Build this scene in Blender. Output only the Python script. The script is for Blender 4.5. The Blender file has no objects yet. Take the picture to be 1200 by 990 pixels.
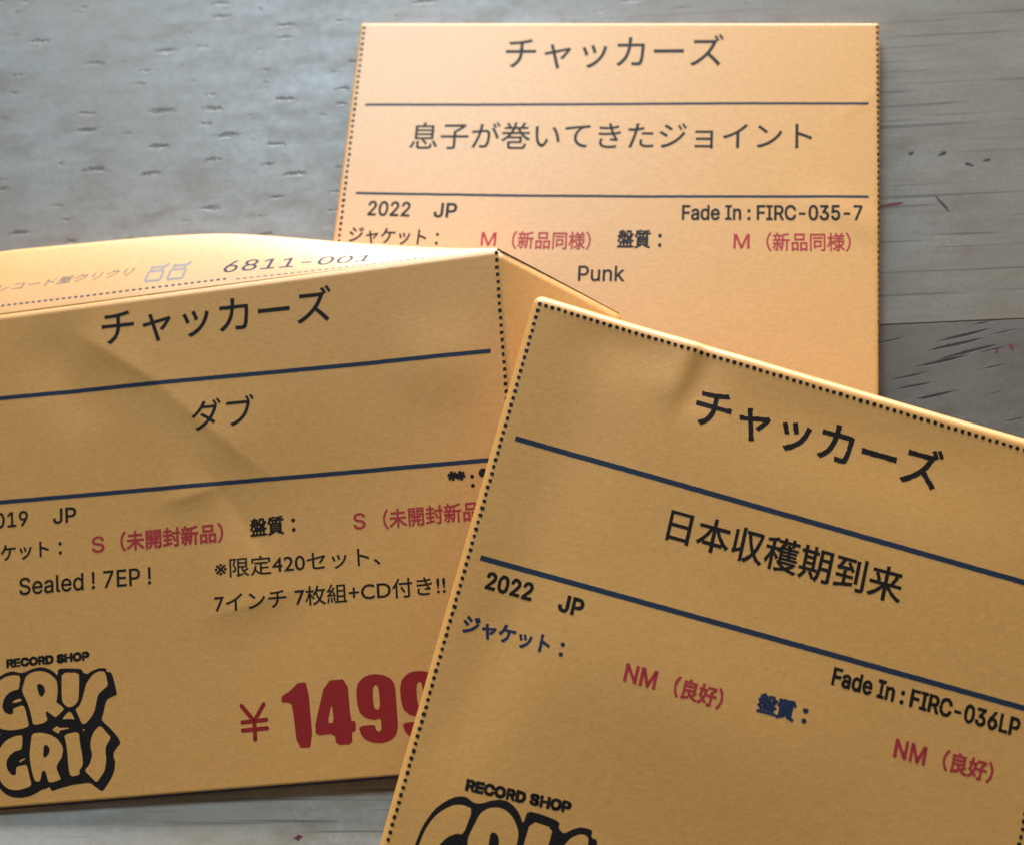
import bpy, bmesh, math, random
import numpy as np
from mathutils import Matrix, Vector
from mathutils.geometry import delaunay_2d_cdt
random.seed(7)
MM = 0.001
scene = bpy.context.scene
COL = scene.collection
CAM_LOC = [30.212, -85.726, 250.0]
CAM_AXES = [[0.992777, 0.0, -0.119976], [0.038664, 0.94665, 0.319936], [0.113575, -0.322264, 0.939812]]

# ---------------------------------------------------------------- camera
cd = bpy.data.cameras.new('camera'); cam = bpy.data.objects.new('camera', cd); COL.objects.link(cam)
cd.sensor_width = 36.0; cd.lens = 36.0 * 1733.0 / 1200.0
cd.clip_start = 0.01; cd.clip_end = 20.0
R = Matrix((CAM_AXES[0], CAM_AXES[1], CAM_AXES[2])).transposed()
cam.matrix_world = Matrix.Translation(Vector(CAM_LOC) * MM) @ R.to_4x4()
cd.dof.use_dof = True; cd.dof.focus_distance = 0.246; cd.dof.aperture_fstop = 15.0
scene.camera = cam
# ---------------------------------------------------------------- light: one window behind the table, a dim room around it, an added lamp for sheen
w = bpy.data.worlds.new('World'); scene.world = w; w.use_nodes = True
bg = w.node_tree.nodes['Background']
bg.inputs['Color'].default_value = (1.0, 0.87, 0.66, 1); bg.inputs['Strength'].default_value = 0.115
def area_light(name, loc, aim, sx, sy, power, col):
    l = bpy.data.lights.new(name, 'AREA'); l.shape = 'RECTANGLE'; l.size = sx; l.size_y = sy
    l.energy = power; l.color = col
    o = bpy.data.objects.new(name, l); COL.objects.link(o)
    o.location = loc
    o.rotation_euler = (Vector(aim) - Vector(loc)).to_track_quat('-Z', 'Y').to_euler()
    return o
area_light('window_light', (0.05, 1.16, 0.30), (0, 0, 0), 1.2, 0.28, 33.0, (1.0, 0.97, 0.95))
area_light('sheen_lamp', (-0.26, 0.78, 0.98), (0, 0.04, 0), 0.40, 0.30, 8.2, (0.62, 0.85, 1.0))  # added bluish lamp, gives paper and wood their sheen
vs = scene.view_settings
vs.view_transform = 'Standard'; vs.look = 'None'; vs.exposure = 0.0; vs.gamma = 1.0
try: vs.use_curve_mapping = False
except Exception: pass
# ---------------------------------------------------------------- paper surfaces (millimetres)
def vec(*a): return np.array(a, float)
def unit(v): return v / np.linalg.norm(v)
def lerp(a, b, t): return a + (b - a) * t
def roll(t, r, top):
    """walk t mm outwards over a rounded paper fold of radius r that turns down by angle top"""
    if t <= 0: return t, 0.0
    a = min(t / r, top)
    x, z = r * math.sin(a), r * math.cos(a) - r
    if t > r * top:
        s = t - r * top
        x += s * math.cos(top); z -= s * math.sin(top)
    return x, z
def seg_dist(u, v, a, b):
    du, dv = b[0] - a[0], b[1] - a[1]
    L = math.hypot(du, dv)
    t = ((u - a[0]) * du + (v - a[1]) * dv) / (L * L)
    d = ((u - a[0]) * dv - (v - a[1]) * du) / L      # signed
    return t, d
def dents(u, v, creases):
    """soft folds: (a, b, width, amount, kind) ridge / step / dimple across the line a-b"""
    h = 0.0
    for a, b, w, amt, kind in creases:
        t, d = seg_dist(u, v, a, b)
        fall = 1.0 / (1.0 + math.exp(-(t - 0.0) * 9)) / (1.0 + math.exp((t - 1.0) * 9))
        if kind == 'ridge': h += amt * fall * math.exp(-abs(d) / w)
        elif kind == 'soft': h += amt * fall * math.exp(-(d / w) ** 2)
        elif kind == 'fold': h += amt * fall * math.exp(-abs(d) / (w if d < 0 else 2.2 * w))
        elif kind == 'step': h += amt * fall * math.tanh(d / w) * math.exp(-(d / (4 * w)) ** 2)
    return h
class Sheet:
    """a flat card frame (O, ex, ey, N) with rounded folds at its edges and soft dents"""
    def __init__(s, O, ex, ey, N, box, r, top, creases, sag, twist=0.0):
        s.O, s.ex, s.ey, s.N = vec(*O), vec(*ex), vec(*ey), vec(*N)
        s.box, s.r, s.top, s.creases, s.sag, s.twist = box, r, top, creases, sag, twist
    def __call__(s, u, v):
        u0, u1, v0, v1 = s.box
        cu, cv = min(max(u, u0), u1), min(max(v, v0), v1)
        tu, tv = u - cu, v - cv
        t = math.hypot(tu, tv)
        z = 0.0
        if t > 1e-9:
            x, z = roll(t, s.r, s.top)
            tu, tv = tu / t * x, tv / t * x
        a = (cu - u0) / (u1 - u0); b = (cv - v0) / (v1 - v0)
        h = z + dents(cu, cv, s.creases) + s.sag * (16 * a * (1 - a) * b * (1 - b)) + s.twist * a * b
        return s.O + (cu + tu) * s.ex + (cv + tv) * s.ey + h * s.N
class CoonsFlap:
    """paper bulging back from a crease: u runs 0..1 along the crease, v 0..1 to the brow, 1..2 down behind"""
    def __init__(s, crease, brow, foot, bulge):
        s.c, s.b, s.f, s.bulge = [np.array(k, float) for k in (crease, brow, foot)] + [bulge]
    def rail(s, R, u):
        n = len(R) - 1
        x = min(max(u, 0), 1) * n
        i = min(int(x), n - 1); t = x - i
        p0, p1, p2, p3 = R[max(i - 1, 0)], R[i], R[i + 1], R[min(i + 2, n)]
        q = 0.5 * ((2 * p1) + (p2 - p0) * t + (2 * p0 - 5 * p1 + 4 * p2 - p3) * t * t + (3 * p1 - p0 - 3 * p2 + p3) * t ** 3)
        if u > 1 or u < 0: q = q + (R[-1] - R[-2] if u > 1 else R[1] - R[0]) * ((u - min(max(u, 0), 1)) * n)
        return q
    def __call__(s, u, v):
        c, b, f = s.rail(s.c, u), s.rail(s.b, u), s.rail(s.f, u)
        if v <= 1:
            L = np.linalg.norm(b - c)
            return lerp(c, b, v) + vec(0, 0.25, 1) * (s.bulge * L * 4 * v * (1 - v) * (1 if v > 0 else 0))
        t = v - 1
        d = (b - c) * 0.35 + vec(0, 0, -0.4 * np.linalg.norm(b - c) * s.bulge * 4)
        m = b + d * 0.5
        m[2] = min(m[2], b[2] - 0.02)
        return lerp(lerp(b, m, t), lerp(m, f, t), t)
def normal_at(S, u, v, e=0.02):
    n = np.cross(S(u + e, v) - S(u - e, v), S(u, v - e) - S(u, v + e))
    n = unit(n)
    return n if n[2] > 0 or abs(n[2]) < 0.05 else -n
# ---------------------------------------------------------------- measured layout (millimetres on each sheet)
FRAMES = {'A': [[-28.895, 82.64, 4.0], [0.99679, -0.08012, -0.0], [-0.08012, -0.99679, -0.0], [0.0, -0.0, 1.0]],
 'B': [[-0.5, 26.269, 17.0], [0.99896, 0.04524, 0.00588], [0.04557, -0.98356, -0.17476], [0.00212, -0.17484, 0.98459]],
 'C': [[7.543, 12.419, 23.988], [0.94515, -0.31163, -0.09783], [-0.28445, -0.95091, -0.12192], [0.05508, -0.14317, 0.98816]]}
CREASES = {'A': [((92, 20), (99, 14), 1.4, 0.05, 'ridge'), ((88, 36), (99.5, 43), 3, 0.15, 'soft')],
 'B': [((-75.19, 9.17), (-64.0, 16.87), 4.0, 0.4, 'fold'), ((-64.0, 16.87), (-44.04, 35.31), 4.5, 0.42, 'fold'),
       ((-83.17, 8.92), (-73.89, 22.18), 6.0, -0.3, 'soft'), ((-60.32, 39.72), (-50.71, 37.48), 2.2, 0.32, 'fold'),
       ((-53.24, 35.32), (-44.58, 48.67), 4.0, -0.34, 'fold'), ((-52.58, 59.84), (-38.13, 56.48), 3.5, 0.26, 'fold'),
       ((-46.04, 66.1), (-26.75, 38.2), 9.0, -0.22, 'soft'), ((-18.22, 19.4), (-4.68, 19.1), 7.0, 0.28, 'soft')],
 'C': [((27.87, -1.5), (26.64, 8.96), 1.3, -0.42, 'step'), ((9.2, 2.32), (27.47, 2.05), 6.0, -0.35, 'soft'),
       ((11.32, 4.68), (6.98, 62.32), 8.0, -0.45, 'soft'), ((35.09, 6.39), (80.33, 7.02), 9.0, -0.4, 'soft'),
       ((21.32, 52.21), (61.58, 62.6), 14.0, 0.4, 'soft'), ((8.61, 47.76), (5.38, 76.61), 5.0, -0.25, 'soft')]}
BOXES = {'A': (-0.3, 98.9, -0.1, 90.0), 'B': (-112.0, 8.0, -12.0, 104.0), 'C': (0.35, 100.0, -0.05, 97.0)}
B_QUAD = [(-98.8, 3.53), (0.0, 0.0), (1.15, 88.11), (-98.8, 90.3)]
FLAP_RAILS = [[[-99.037, 18.399, 15.383], [-90.826, 19.067, 15.45], [-82.615, 19.735, 15.518], [-74.403, 20.392, 15.644], [-66.192, 21.038, 15.831],
  [-57.981, 21.705, 15.902], [-49.769, 22.371, 15.98], [-41.558, 23.03, 16.101], [-33.347, 23.687, 16.226], [-25.135, 24.343, 16.362],
  [-16.924, 24.997, 16.507], [-8.712, 25.649, 16.659], [-0.501, 26.301, 16.819]],
 [[-101.409, 32.28, 12.1], [-92.931, 33.028, 12.25], [-84.414, 33.363, 12.4], [-75.934, 33.697, 12.55], [-67.481, 33.962, 12.7],
  [-58.978, 34.056, 12.85], [-50.469, 33.744, 13.0], [-41.962, 32.764, 13.15], [-33.478, 31.476, 13.3], [-25.042, 30.306, 13.45],
  [-16.456, 28.772, 14.567], [-7.979, 27.469, 15.683], [-0.451, 26.551, 16.719]],
 [[-101.309, 33.28, 0.6], [-92.831, 34.028, 0.6], [-84.314, 34.363, 0.6], [-75.834, 34.697, 0.6], [-67.381, 34.962, 0.6], [-58.878, 35.056, 0.6],
  [-50.369, 34.744, 0.6], [-41.862, 33.764, 0.6], [-33.378, 32.476, 4.5], [-24.942, 31.306, 4.5], [-16.356, 29.772, 4.5], [-7.879, 28.469, 4.5],
  [-0.301, 27.501, 8.519]]]
SIDE_FLAP = [[-0.5, 26.239, 17.164], [19.973, 18.271, 4.35], [28.667, -58.661, 9.391], [4.667, -60.661, 3.391]]
LETTERING = {'A': [('title_lettering', 'チャッカーズ', 'cjk', 'ink', 0.004, [(28.73, 2.59), (70.44, 1.98), (70.55, 9.28), (28.84, 9.89)]),
       ('subtitle_lettering', '息子が巻いてきたジョイント', 'cjk', 'ink', 0.004, [(11.83, 21.7), (87.24, 20.8), (87.31, 26.56), (11.89, 27.47)]),
       ('year_lettering', '2022', 'latin', 'ink', 0.018, [(5.36, 38.51), (13.38, 38.67), (13.32, 41.66), (5.3, 41.51)]),
       ('country_lettering', 'JP', 'latin', 'ink', 0.018, [(18.07, 38.8), (22.26, 38.82), (22.24, 41.72), (18.05, 41.69)]),
       ('catalogue_lettering', 'Fade In : FIRC-035-7', 'latin', 'ink', 0.021, [(64.17, 38.43), (96.36, 37.76), (96.43, 40.7), (64.23, 41.38)]),
       ('condition_heading', 'ジャケット ：', 'cjk', 'ink', 0.022, [(2.33, 43.97), (19.38, 44.42), (19.3, 47.63), (2.25, 47.18)]),
       ('condition_lettering', 'M', 'latin', 'red', 0.01, [(27.46, 44.66), (30.23, 44.68), (30.21, 47.35), (27.45, 47.34)]),
       ('condition_lettering', '（新品同様）', 'cjk', 'red', 0.016, [(33.25, 44.3), (47.72, 44.16), (47.76, 47.76), (33.28, 47.91)]),
       ('condition_heading', '盤質 ：', 'cjk', 'ink', 0.03, [(52.69, 43.69), (60.59, 43.57), (60.64, 47.15), (52.74, 47.27)]),
       ('condition_lettering', 'M', 'latin', 'red', 0.01, [(73.7, 44.03), (76.49, 44.02), (76.5, 46.81), (73.71, 46.82)]),
       ('condition_lettering', '（新品同様）', 'cjk', 'red', 0.016, [(79.52, 43.55), (94.36, 43.22), (94.44, 46.88), (79.61, 47.22)]),
       ('genre_lettering', 'Punk', 'latin', 'ink', 0.012, [(45.93, 51.05), (54.25, 50.88), (54.31, 53.85), (45.99, 54.01)])],
 'B': [('title_lettering', 'チャッカーズ', 'cjk', 'ink', 0.008, [(-72.11, 4.29), (-30.11, 3.62), (-30.0, 10.31), (-72.0, 10.98)]),
       ('subtitle_lettering', 'ダブ', 'cjk', 'ink', 0.006, [(-56.04, 22.06), (-44.7, 21.87), (-44.61, 27.36), (-55.95, 27.55)]),
       ('year_lettering', '2019', 'latin', 'ink', 0.014, [(-94.7, 39.27), (-86.55, 39.17), (-86.52, 41.8), (-94.67, 41.89)]),
       ('country_lettering', 'JP', 'latin', 'ink', 0.014, [(-81.82, 39.29), (-77.67, 39.26), (-77.65, 41.83), (-81.81, 41.86)]),
       ('condition_heading', 'ジャケット ：', 'cjk', 'ink', 0.02, [(-97.8, 45.15), (-80.44, 44.7), (-80.37, 47.56), (-97.72, 48.02)]),
       ('condition_lettering', 'S', 'latin', 'red', 0.01, [(-74.87, 44.75), (-72.65, 44.69), (-72.57, 47.47), (-74.8, 47.53)]),
       ('condition_lettering', '（未開封新品）', 'cjk', 'red', 0.03, [(-69.6, 44.27), (-51.21, 44.01), (-51.16, 47.36), (-69.55, 47.62)]),
       ('condition_heading', '盤質 ：', 'cjk', 'ink', 0.03, [(-46.3, 43.76), (-38.37, 43.6), (-38.31, 46.72), (-46.23, 46.88)]),
       ('condition_lettering', 'S', 'latin', 'red', 0.01, [(-27.96, 44.27), (-25.9, 44.25), (-25.88, 46.98), (-27.94, 46.99)]),
       ('condition_lettering', '（未開封新品）', 'cjk', 'red', 0.022, [(-22.71, 44.05), (-4.92, 43.81), (-4.87, 47.1), (-22.67, 47.33)]),
       ('comment_lettering', 'Sealed ! 7EP !', 'latin', 'ink', 0.01, [(-88.22, 50.97), (-64.32, 50.75), (-64.29, 53.73), (-88.19, 53.95)]),
       ('comment_lettering', '※限定420セット、', 'cjk', 'ink', 0.008, [(-52.81, 50.3), (-23.59, 50.1), (-23.56, 53.4), (-52.78, 53.6)]),
       ('comment_lettering', '7インチ 7枚組+CD付き!!', 'cjk', 'ink', 0.01, [(-52.99, 56.27), (-12.59, 55.86), (-12.56, 59.13), (-52.96, 59.53)]),
       ('record_shop_lettering', 'RECORD SHOP', 'latin', 'black', 0.045, [(-90.62, 65.0), (-75.82, 64.63), (-75.79, 65.92), (-90.58, 66.3)])],
 'C': [('title_lettering', 'チャッカーズ', 'cjk', 'ink', 0.018, [(29.3, 5.2), (69.69, 4.52), (69.81, 11.32), (29.42, 12.0)]),
       ('subtitle_lettering', '日本収穫期到来', 'cjk', 'ink', 0.014, [(29.8, 26.13), (67.79, 24.93), (67.96, 30.32), (29.97, 31.52)]),
       ('year_lettering', '2022', 'latin', 'ink', 0.027, [(3.85, 44.9), (11.45, 44.59), (11.56, 47.25), (3.96, 47.56)]),
       ('country_lettering', 'JP', 'latin', 'ink', 0.027, [(16.19, 44.84), (20.01, 44.68), (20.12, 47.26), (16.3, 47.42)]),
       ('catalogue_lettering', 'Fade In : FIRC-036LP', 'latin', 'ink', 0.028, [(60.63, 42.76), (89.95, 41.72), (90.05, 44.42), (60.73, 45.46)]),
       ('condition_heading', 'ジャケット ：', 'cjk', 'blue', 0.035, [(2.08, 52.64), (18.65, 51.64), (18.82, 54.47), (2.25, 55.47)]),
       ('condition_lettering', 'NM', 'latin', 'red', 0.024, [(29.13, 52.13), (34.12, 51.92), (34.23, 54.58), (29.24, 54.79)]),
       ('condition_lettering', '（良好）', 'cjk', 'red', 0.034, [(37.12, 51.56), (44.85, 51.36), (44.93, 54.53), (37.2, 54.73)]),
       ('condition_heading', '盤質 ：', 'cjk', 'blue', 0.05, [(50.36, 50.14), (57.97, 49.76), (58.12, 52.71), (50.51, 53.1)]),
       ('condition_lettering', 'NM', 'latin', 'red', 0.024, [(72.29, 50.48), (77.1, 50.27), (77.22, 52.94), (72.4, 53.14)]),
       ('condition_lettering', '（良好）', 'cjk', 'red', 0.034, [(79.84, 49.69), (87.5, 49.44), (87.6, 52.55), (79.95, 52.8)]),
       ('record_shop_lettering', 'RECORD SHOP', 'latin', 'black', 0.045, [(9.55, 77.07), (26.14, 75.32), (26.3, 76.87), (9.71, 78.62)])]}
RULES = {'A': [('rule_line', [(2.2, 17.82), (25.97, 17.71), (50.46, 17.4), (74.37, 17.0), (97.45, 16.77)], 0.5),
       ('rule_line', [(2.53, 36.87), (9.67, 36.93), (32.48, 37.01), (57.88, 36.77), (79.57, 36.32), (97.53, 35.95)], 0.5)],
 'B': [('rule_line', [(-102.63, 18.77), (-91.39, 18.63), (-58.07, 18.37), (-25.72, 18.29), (-2.32, 18.09)], 0.75),
       ('rule_line', [(-103.53, 37.41), (-91.62, 37.32), (-44.9, 37.11), (-4.99, 37.0), (-3.51, 36.99)], 0.75)],
 'C': [('rule_line', [(2.15, 22.8), (44.65, 21.96), (86.03, 21.03), (93.58, 20.74)], 0.85),
       ('rule_line', [(1.91, 43.14), (49.43, 41.42), (90.09, 39.94), (96.74, 39.67)], 0.85)]}
DASHES = {'A': [([(0.07, 0.59), (0.33, 35.88), (0.47, 54.28)], 1.22, 0.68, 0.62), ([(98.94, 0.37), (99.27, 30.49), (99.58, 67.12)], 1.22, 0.68, 0.5)],
 'B': [([(-0.27, 0.72), (-0.24, 12.62), (-0.08, 24.12), (0.1, 40.44)], 1.3, 0.72, 0.68)],
 'C': [([(-0.01, -0.02), (-0.02, 38.99), (-0.02, 75.95), (-0.05, 90.23), (-0.07, 96.74)], 1.18, 0.68, 0.68),
       ([(-0.01, -0.02), (27.41, 0.1), (54.15, 0.2), (81.15, 0.46), (92.68, 0.51)], 1.12, 0.66, 0.66),
       ([(93.46, 50.61), (93.7, 57.74), (93.68, 61.47)], 1.18, 0.68, 0.68)]}
FLAP_LETTERING = [('stock_number_lettering', '6811-001', 'latin', 'navy', 0.006, [(0.5039, 0.4591), (0.7715, 0.4968), (0.7635, 0.2367), (0.4941, 0.24)]),
 ('shop_name_lettering', 'レコード屋クリクリ', 'cjk', 'grey', 0.0, [(0.0743, 0.4598), (0.3307, 0.4949), (0.3204, 0.3706), (0.0646, 0.3551)])]
FLAP_DASH = [[(0.017, 0.1411), (0.0773, 0.1376), (0.2395, 0.1253), (0.4004, 0.1188), (0.5084, 0.1211)],
 [(0.5211, 0.0957), (0.622, 0.0881), (0.7473, 0.0888), (0.8711, 0.1102)]]
FLAP_ICON = [[(0.3563, 0.3964), (0.3843, 0.3929), (0.3781, 0.2342), (0.35, 0.2395), (0.3563, 0.3964)],
 [(0.3624, 0.4908), (0.3635, 0.4582), (0.3881, 0.459), (0.3936, 0.5105)], [(0.3617, 0.4677), (0.3604, 0.4226)], [(0.383, 0.4557), (0.3817, 0.4029)],
 [(0.3979, 0.3883), (0.4259, 0.3873), (0.4196, 0.2244), (0.3916, 0.2287), (0.3979, 0.3883)],
 [(0.404, 0.485), (0.4051, 0.4518), (0.4296, 0.4554), (0.435, 0.5091)], [(0.4033, 0.4613), (0.402, 0.4153)], [(0.4246, 0.4515), (0.4233, 0.3972)]]
PRICE_DIGITS = [[[(-41.8, 74.34), (-40.34, 73.56), (-39.26, 72.63), (-38.86, 72.28), (-37.11, 72.26), (-36.56, 83.07), (-39.32, 83.03), (-39.91, 75.95),
   (-40.54, 75.41), (-41.76, 75.39)]],
 [[(-34.04, 72.21), (-30.23, 72.13), (-29.95, 79.15), (-29.13, 79.13), (-29.1, 80.85), (-29.82, 80.93), (-29.79, 82.97), (-32.56, 82.93),
   (-32.81, 81.07), (-36.09, 81.18), (-36.06, 79.16)],
  [(-33.08, 75.87), (-32.84, 79.23), (-33.95, 79.28)]],
 [[(-25.23, 71.66), (-23.83, 71.94), (-22.58, 72.69), (-22.05, 73.84), (-21.97, 77.3), (-21.87, 80.5), (-22.27, 81.82), (-23.21, 82.74),
   (-24.75, 83.09), (-26.28, 82.93), (-27.53, 82.37), (-28.31, 81.46), (-28.63, 80.09), (-25.8, 79.94), (-25.72, 80.76), (-25.3, 81.2),
   (-24.86, 81.05), (-24.7, 80.45), (-24.81, 78.97), (-25.85, 79.23), (-27.37, 78.82), (-28.35, 77.9), (-28.72, 76.39), (-28.78, 74.41),
   (-28.51, 73.06), (-27.57, 72.13), (-26.52, 71.7)],
  [(-25.49, 73.43), (-24.99, 73.66), (-24.84, 75.4), (-24.82, 77.0), (-25.13, 77.55), (-25.56, 77.52), (-25.91, 76.81), (-25.95, 74.83),
   (-25.85, 73.85)]],
 [[(-17.71, 71.6), (-16.32, 71.88), (-15.09, 72.63), (-14.56, 73.77), (-14.5, 77.22), (-14.43, 80.4), (-14.83, 81.72), (-15.76, 82.64),
   (-17.3, 82.99), (-18.81, 82.83), (-20.05, 82.27), (-20.82, 81.37), (-21.13, 80.0), (-18.33, 79.85), (-18.24, 80.66), (-17.83, 81.1),
   (-17.4, 80.96), (-17.24, 80.36), (-17.33, 78.88), (-18.37, 79.14), (-19.87, 78.73), (-20.84, 77.81), (-21.2, 76.31), (-21.25, 74.34),
   (-20.98, 72.99), (-20.04, 72.06), (-18.99, 71.64)],
  [(-17.98, 73.36), (-17.48, 73.59), (-17.35, 75.32), (-17.33, 76.92), (-17.64, 77.47), (-18.07, 77.44), (-18.42, 76.73), (-18.44, 74.76),
   (-18.34, 73.78)]]]
YEN = [[(-48.81, 75.47), (-46.65, 78.16)], [(-44.92, 75.43), (-46.65, 78.16)], [(-46.65, 78.06), (-46.57, 81.21)], [(-48.75, 78.25), (-44.56, 78.04)],
 [(-48.72, 79.6), (-44.46, 79.47)]]
STARS = [[(-10.3, 39.19), (-8.85, 39.24)], [(-6.87, 39.57), (-6.83, 41.14)], [(-4.95, 39.09)]]
LOGO_SILHOUETTE = [(-0.261, 0.4079), (-0.2365, 0.2617), (-0.1737, 0.1557), (-0.0927, 0.0947), (-0.0126, 0.0585), (0.0666, 0.0495), (0.1575, 0.0801), (0.2233, 0.0737),
 (0.2898, 0.0487), (0.369, 0.0336), (0.4344, 0.037), (0.499, 0.0578), (0.5629, 0.0983), (0.613, 0.1523), (0.6201, 0.0725), (0.7465, 0.0778),
 (0.915, 0.1018), (0.9198, 0.1429), (0.9773, 0.1666), (1.0307, 0.1345), (1.1097, 0.1108), (1.2068, 0.1172), (1.2113, 0.1632), (1.263, 0.1678),
 (1.2863, 0.2253), (1.3131, 0.3505), (1.3261, 0.4374), (1.2634, 0.4502), (1.1974, 0.4811), (1.1757, 0.5343), (1.1522, 0.6299), (1.123, 0.7066),
 (1.1851, 0.7668), (1.259, 0.8461), (1.32, 0.924), (1.3456, 0.9867), (1.3025, 1.0315), (1.2619, 1.0764), (1.2496, 1.1237), (1.2701, 1.1857),
 (1.2596, 1.2812), (1.224, 1.3624), (1.156, 1.4529), (1.1088, 1.509), (1.077, 1.5005), (1.0024, 1.4405), (0.9651, 1.4074), (0.9009, 1.4022),
 (0.8234, 1.408), (0.7265, 1.4121), (0.6938, 1.4215), (0.5899, 1.4372), (0.492, 1.4618), (0.468, 1.4093), (0.4351, 1.4247), (0.3634, 1.437),
 (0.3171, 1.4634), (0.2251, 1.4982), (0.1209, 1.508), (0.0173, 1.4936), (-0.0596, 1.4573), (-0.1228, 1.3978), (-0.1856, 1.32), (-0.2595, 1.1804),
 (-0.2668, 0.9969), (-0.2237, 0.8783), (-0.1425, 0.7995), (-0.1019, 0.7601), (-0.192, 0.7095), (-0.2465, 0.5695)]
LOGO_FILLS = [[(0.1629, 0.1116), (0.1376, 0.2703), (0.0719, 0.2743), (0.0053, 0.3017), (-0.0491, 0.3587), (-0.0758, 0.4489), (-0.0479, 0.5154), (0.0101, 0.5451),
  (0.0561, 0.5405), (0.0515, 0.4847), (0.0913, 0.4697), (0.1771, 0.4489), (0.208, 0.4984), (0.2323, 0.6234), (0.2464, 0.7043), (0.1476, 0.7288),
  (0.0167, 0.7335), (-0.0873, 0.7123), (-0.1771, 0.6555), (-0.2291, 0.5587), (-0.2351, 0.4225), (-0.215, 0.2883), (-0.1686, 0.1996), (-0.0942, 0.138),
  (-0.014, 0.1018), (0.0651, 0.0929)],
 [(0.0433, 0.4162), (0.0812, 0.3826), (0.1537, 0.3705), (0.1655, 0.406), (0.093, 0.4206)],
 [(0.2213, 0.1293), (0.2752, 0.0908), (0.3544, 0.0732), (0.4328, 0.0803), (0.51, 0.112), (0.5732, 0.1672), (0.6041, 0.2132), (0.6133, 0.3127),
  (0.5955, 0.4341), (0.5818, 0.4514), (0.6388, 0.4932), (0.6825, 0.54), (0.6218, 0.5959), (0.5683, 0.6341), (0.5178, 0.593), (0.461, 0.5451),
  (0.4535, 0.569), (0.4763, 0.6568), (0.41, 0.6878), (0.2924, 0.696), (0.2762, 0.6026), (0.2537, 0.5024), (0.2242, 0.4137), (0.1816, 0.3236),
  (0.1703, 0.2732), (0.1995, 0.1892)],
 [(0.6665, 0.12), (0.8744, 0.1388), (0.8768, 0.2377), (0.8613, 0.4576), (0.807, 0.5141), (0.7413, 0.5329), (0.6904, 0.5039), (0.6535, 0.4515),
  (0.6537, 0.2793)],
 [(0.9874, 0.2353), (1.0421, 0.1725), (1.1213, 0.1427), (1.1922, 0.1553), (1.2089, 0.2183), (1.2237, 0.3241), (1.1637, 0.3617), (1.0966, 0.4171),
  (1.0736, 0.5008), (1.0501, 0.5966), (0.9949, 0.6773), (0.9277, 0.7385), (0.8827, 0.7286), (0.8474, 0.64), (0.8118, 0.5574), (0.8653, 0.5192),
  (0.9006, 0.4488), (0.9305, 0.3532), (0.953, 0.2815)],
 [(0.7467, 0.5603), (0.8109, 0.676), (0.7363, 0.6609), (0.6389, 0.6586)],
 [(0.1649, 0.7952), (0.08, 0.794), (-0.0124, 0.8229), (-0.0793, 0.8661), (-0.1477, 0.9581), (-0.1781, 1.0897), (-0.1572, 1.2495), (-0.0952, 1.3516),
  (-0.0188, 1.4062), (0.0978, 1.4216), (0.2025, 1.3999), (0.2553, 1.374), (0.2326, 1.2814), (0.2052, 1.1337), (0.1334, 1.1399), (0.0678, 1.1527),
  (0.0647, 1.2435), (0.0128, 1.2392), (-0.0372, 1.1744), (-0.0474, 1.0884), (-0.006, 1.0188), (0.0608, 0.9756), (0.1395, 0.9639), (0.1539, 0.9225)],
 [(0.1026, 1.0887), (0.1753, 1.0583), (0.1879, 1.0715), (0.1214, 1.1085)],
 [(0.2761, 0.7863), (0.3805, 0.7831), (0.4836, 0.8102), (0.5727, 0.8605), (0.6346, 0.9388), (0.6512, 1.0131), (0.6286, 1.0961), (0.5811, 1.1527),
  (0.5599, 1.1994), (0.5951, 1.299), (0.6131, 1.3367), (0.541, 1.3609), (0.4566, 1.3662), (0.4341, 1.2737), (0.4164, 1.2239), (0.3839, 1.2273),
  (0.3604, 1.3402), (0.2954, 1.341), (0.2658, 1.2599), (0.2441, 1.1369), (0.2346, 1.0389), (0.2523, 0.9064)],
 [(0.6647, 0.8318), (0.847, 0.8108), (0.8551, 0.9331), (0.881, 1.0929), (0.8831, 1.2019), (0.8357, 1.2584), (0.8402, 1.307), (0.7235, 1.3215),
  (0.7019, 1.2111), (0.696, 1.029), (0.6808, 0.9184)],
 [(1.1079, 0.7601), (1.1814, 0.8516), (1.2366, 0.9169), (1.1752, 0.9966), (1.1599, 1.0558), (1.1681, 1.1652), (1.1438, 1.2837), (1.0827, 1.3629),
  (1.0356, 1.4131), (0.9678, 1.3415), (0.8936, 1.2631), (0.9607, 1.1963), (0.9973, 1.0905), (0.975, 1.0039), (0.9854, 0.9077), (1.0275, 0.8262)],
 [(0.5178, 0.7643), (0.591, 0.7217), (0.5965, 0.7466), (0.7324, 0.7583), (0.7188, 0.7754), (0.6145, 0.7848), (0.6067, 0.8207), (0.562, 0.7986)],
 [(0.8934, 0.7843), (0.9189, 0.795), (0.9207, 0.8147), (0.8986, 0.8152)]]
LOGO_HOLES = [[(0.3552, 0.2279), (0.4076, 0.2264), (0.4455, 0.2607), (0.4562, 0.3233), (0.4216, 0.3757), (0.3893, 0.3667), (0.369, 0.3156)],
 [(0.4138, 0.9384), (0.4532, 0.9295), (0.484, 0.9747), (0.4822, 1.0232), (0.4349, 1.0739), (0.4027, 1.0651)]]
LOGO_FRAME = {'B': [(-90.583, 66.295), (14.798, -0.378), (0.378, 14.798)], 'C': [(8.681, 78.449), (17.988, -2.773), (0.415, 26.709)]}
B_GAP_SHADE = [(-102.93, 90.46), (-92.09, 90.24), (-22.96, 88.71), (-8.84, 88.39)]
SEAM_Y = 15.6
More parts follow.
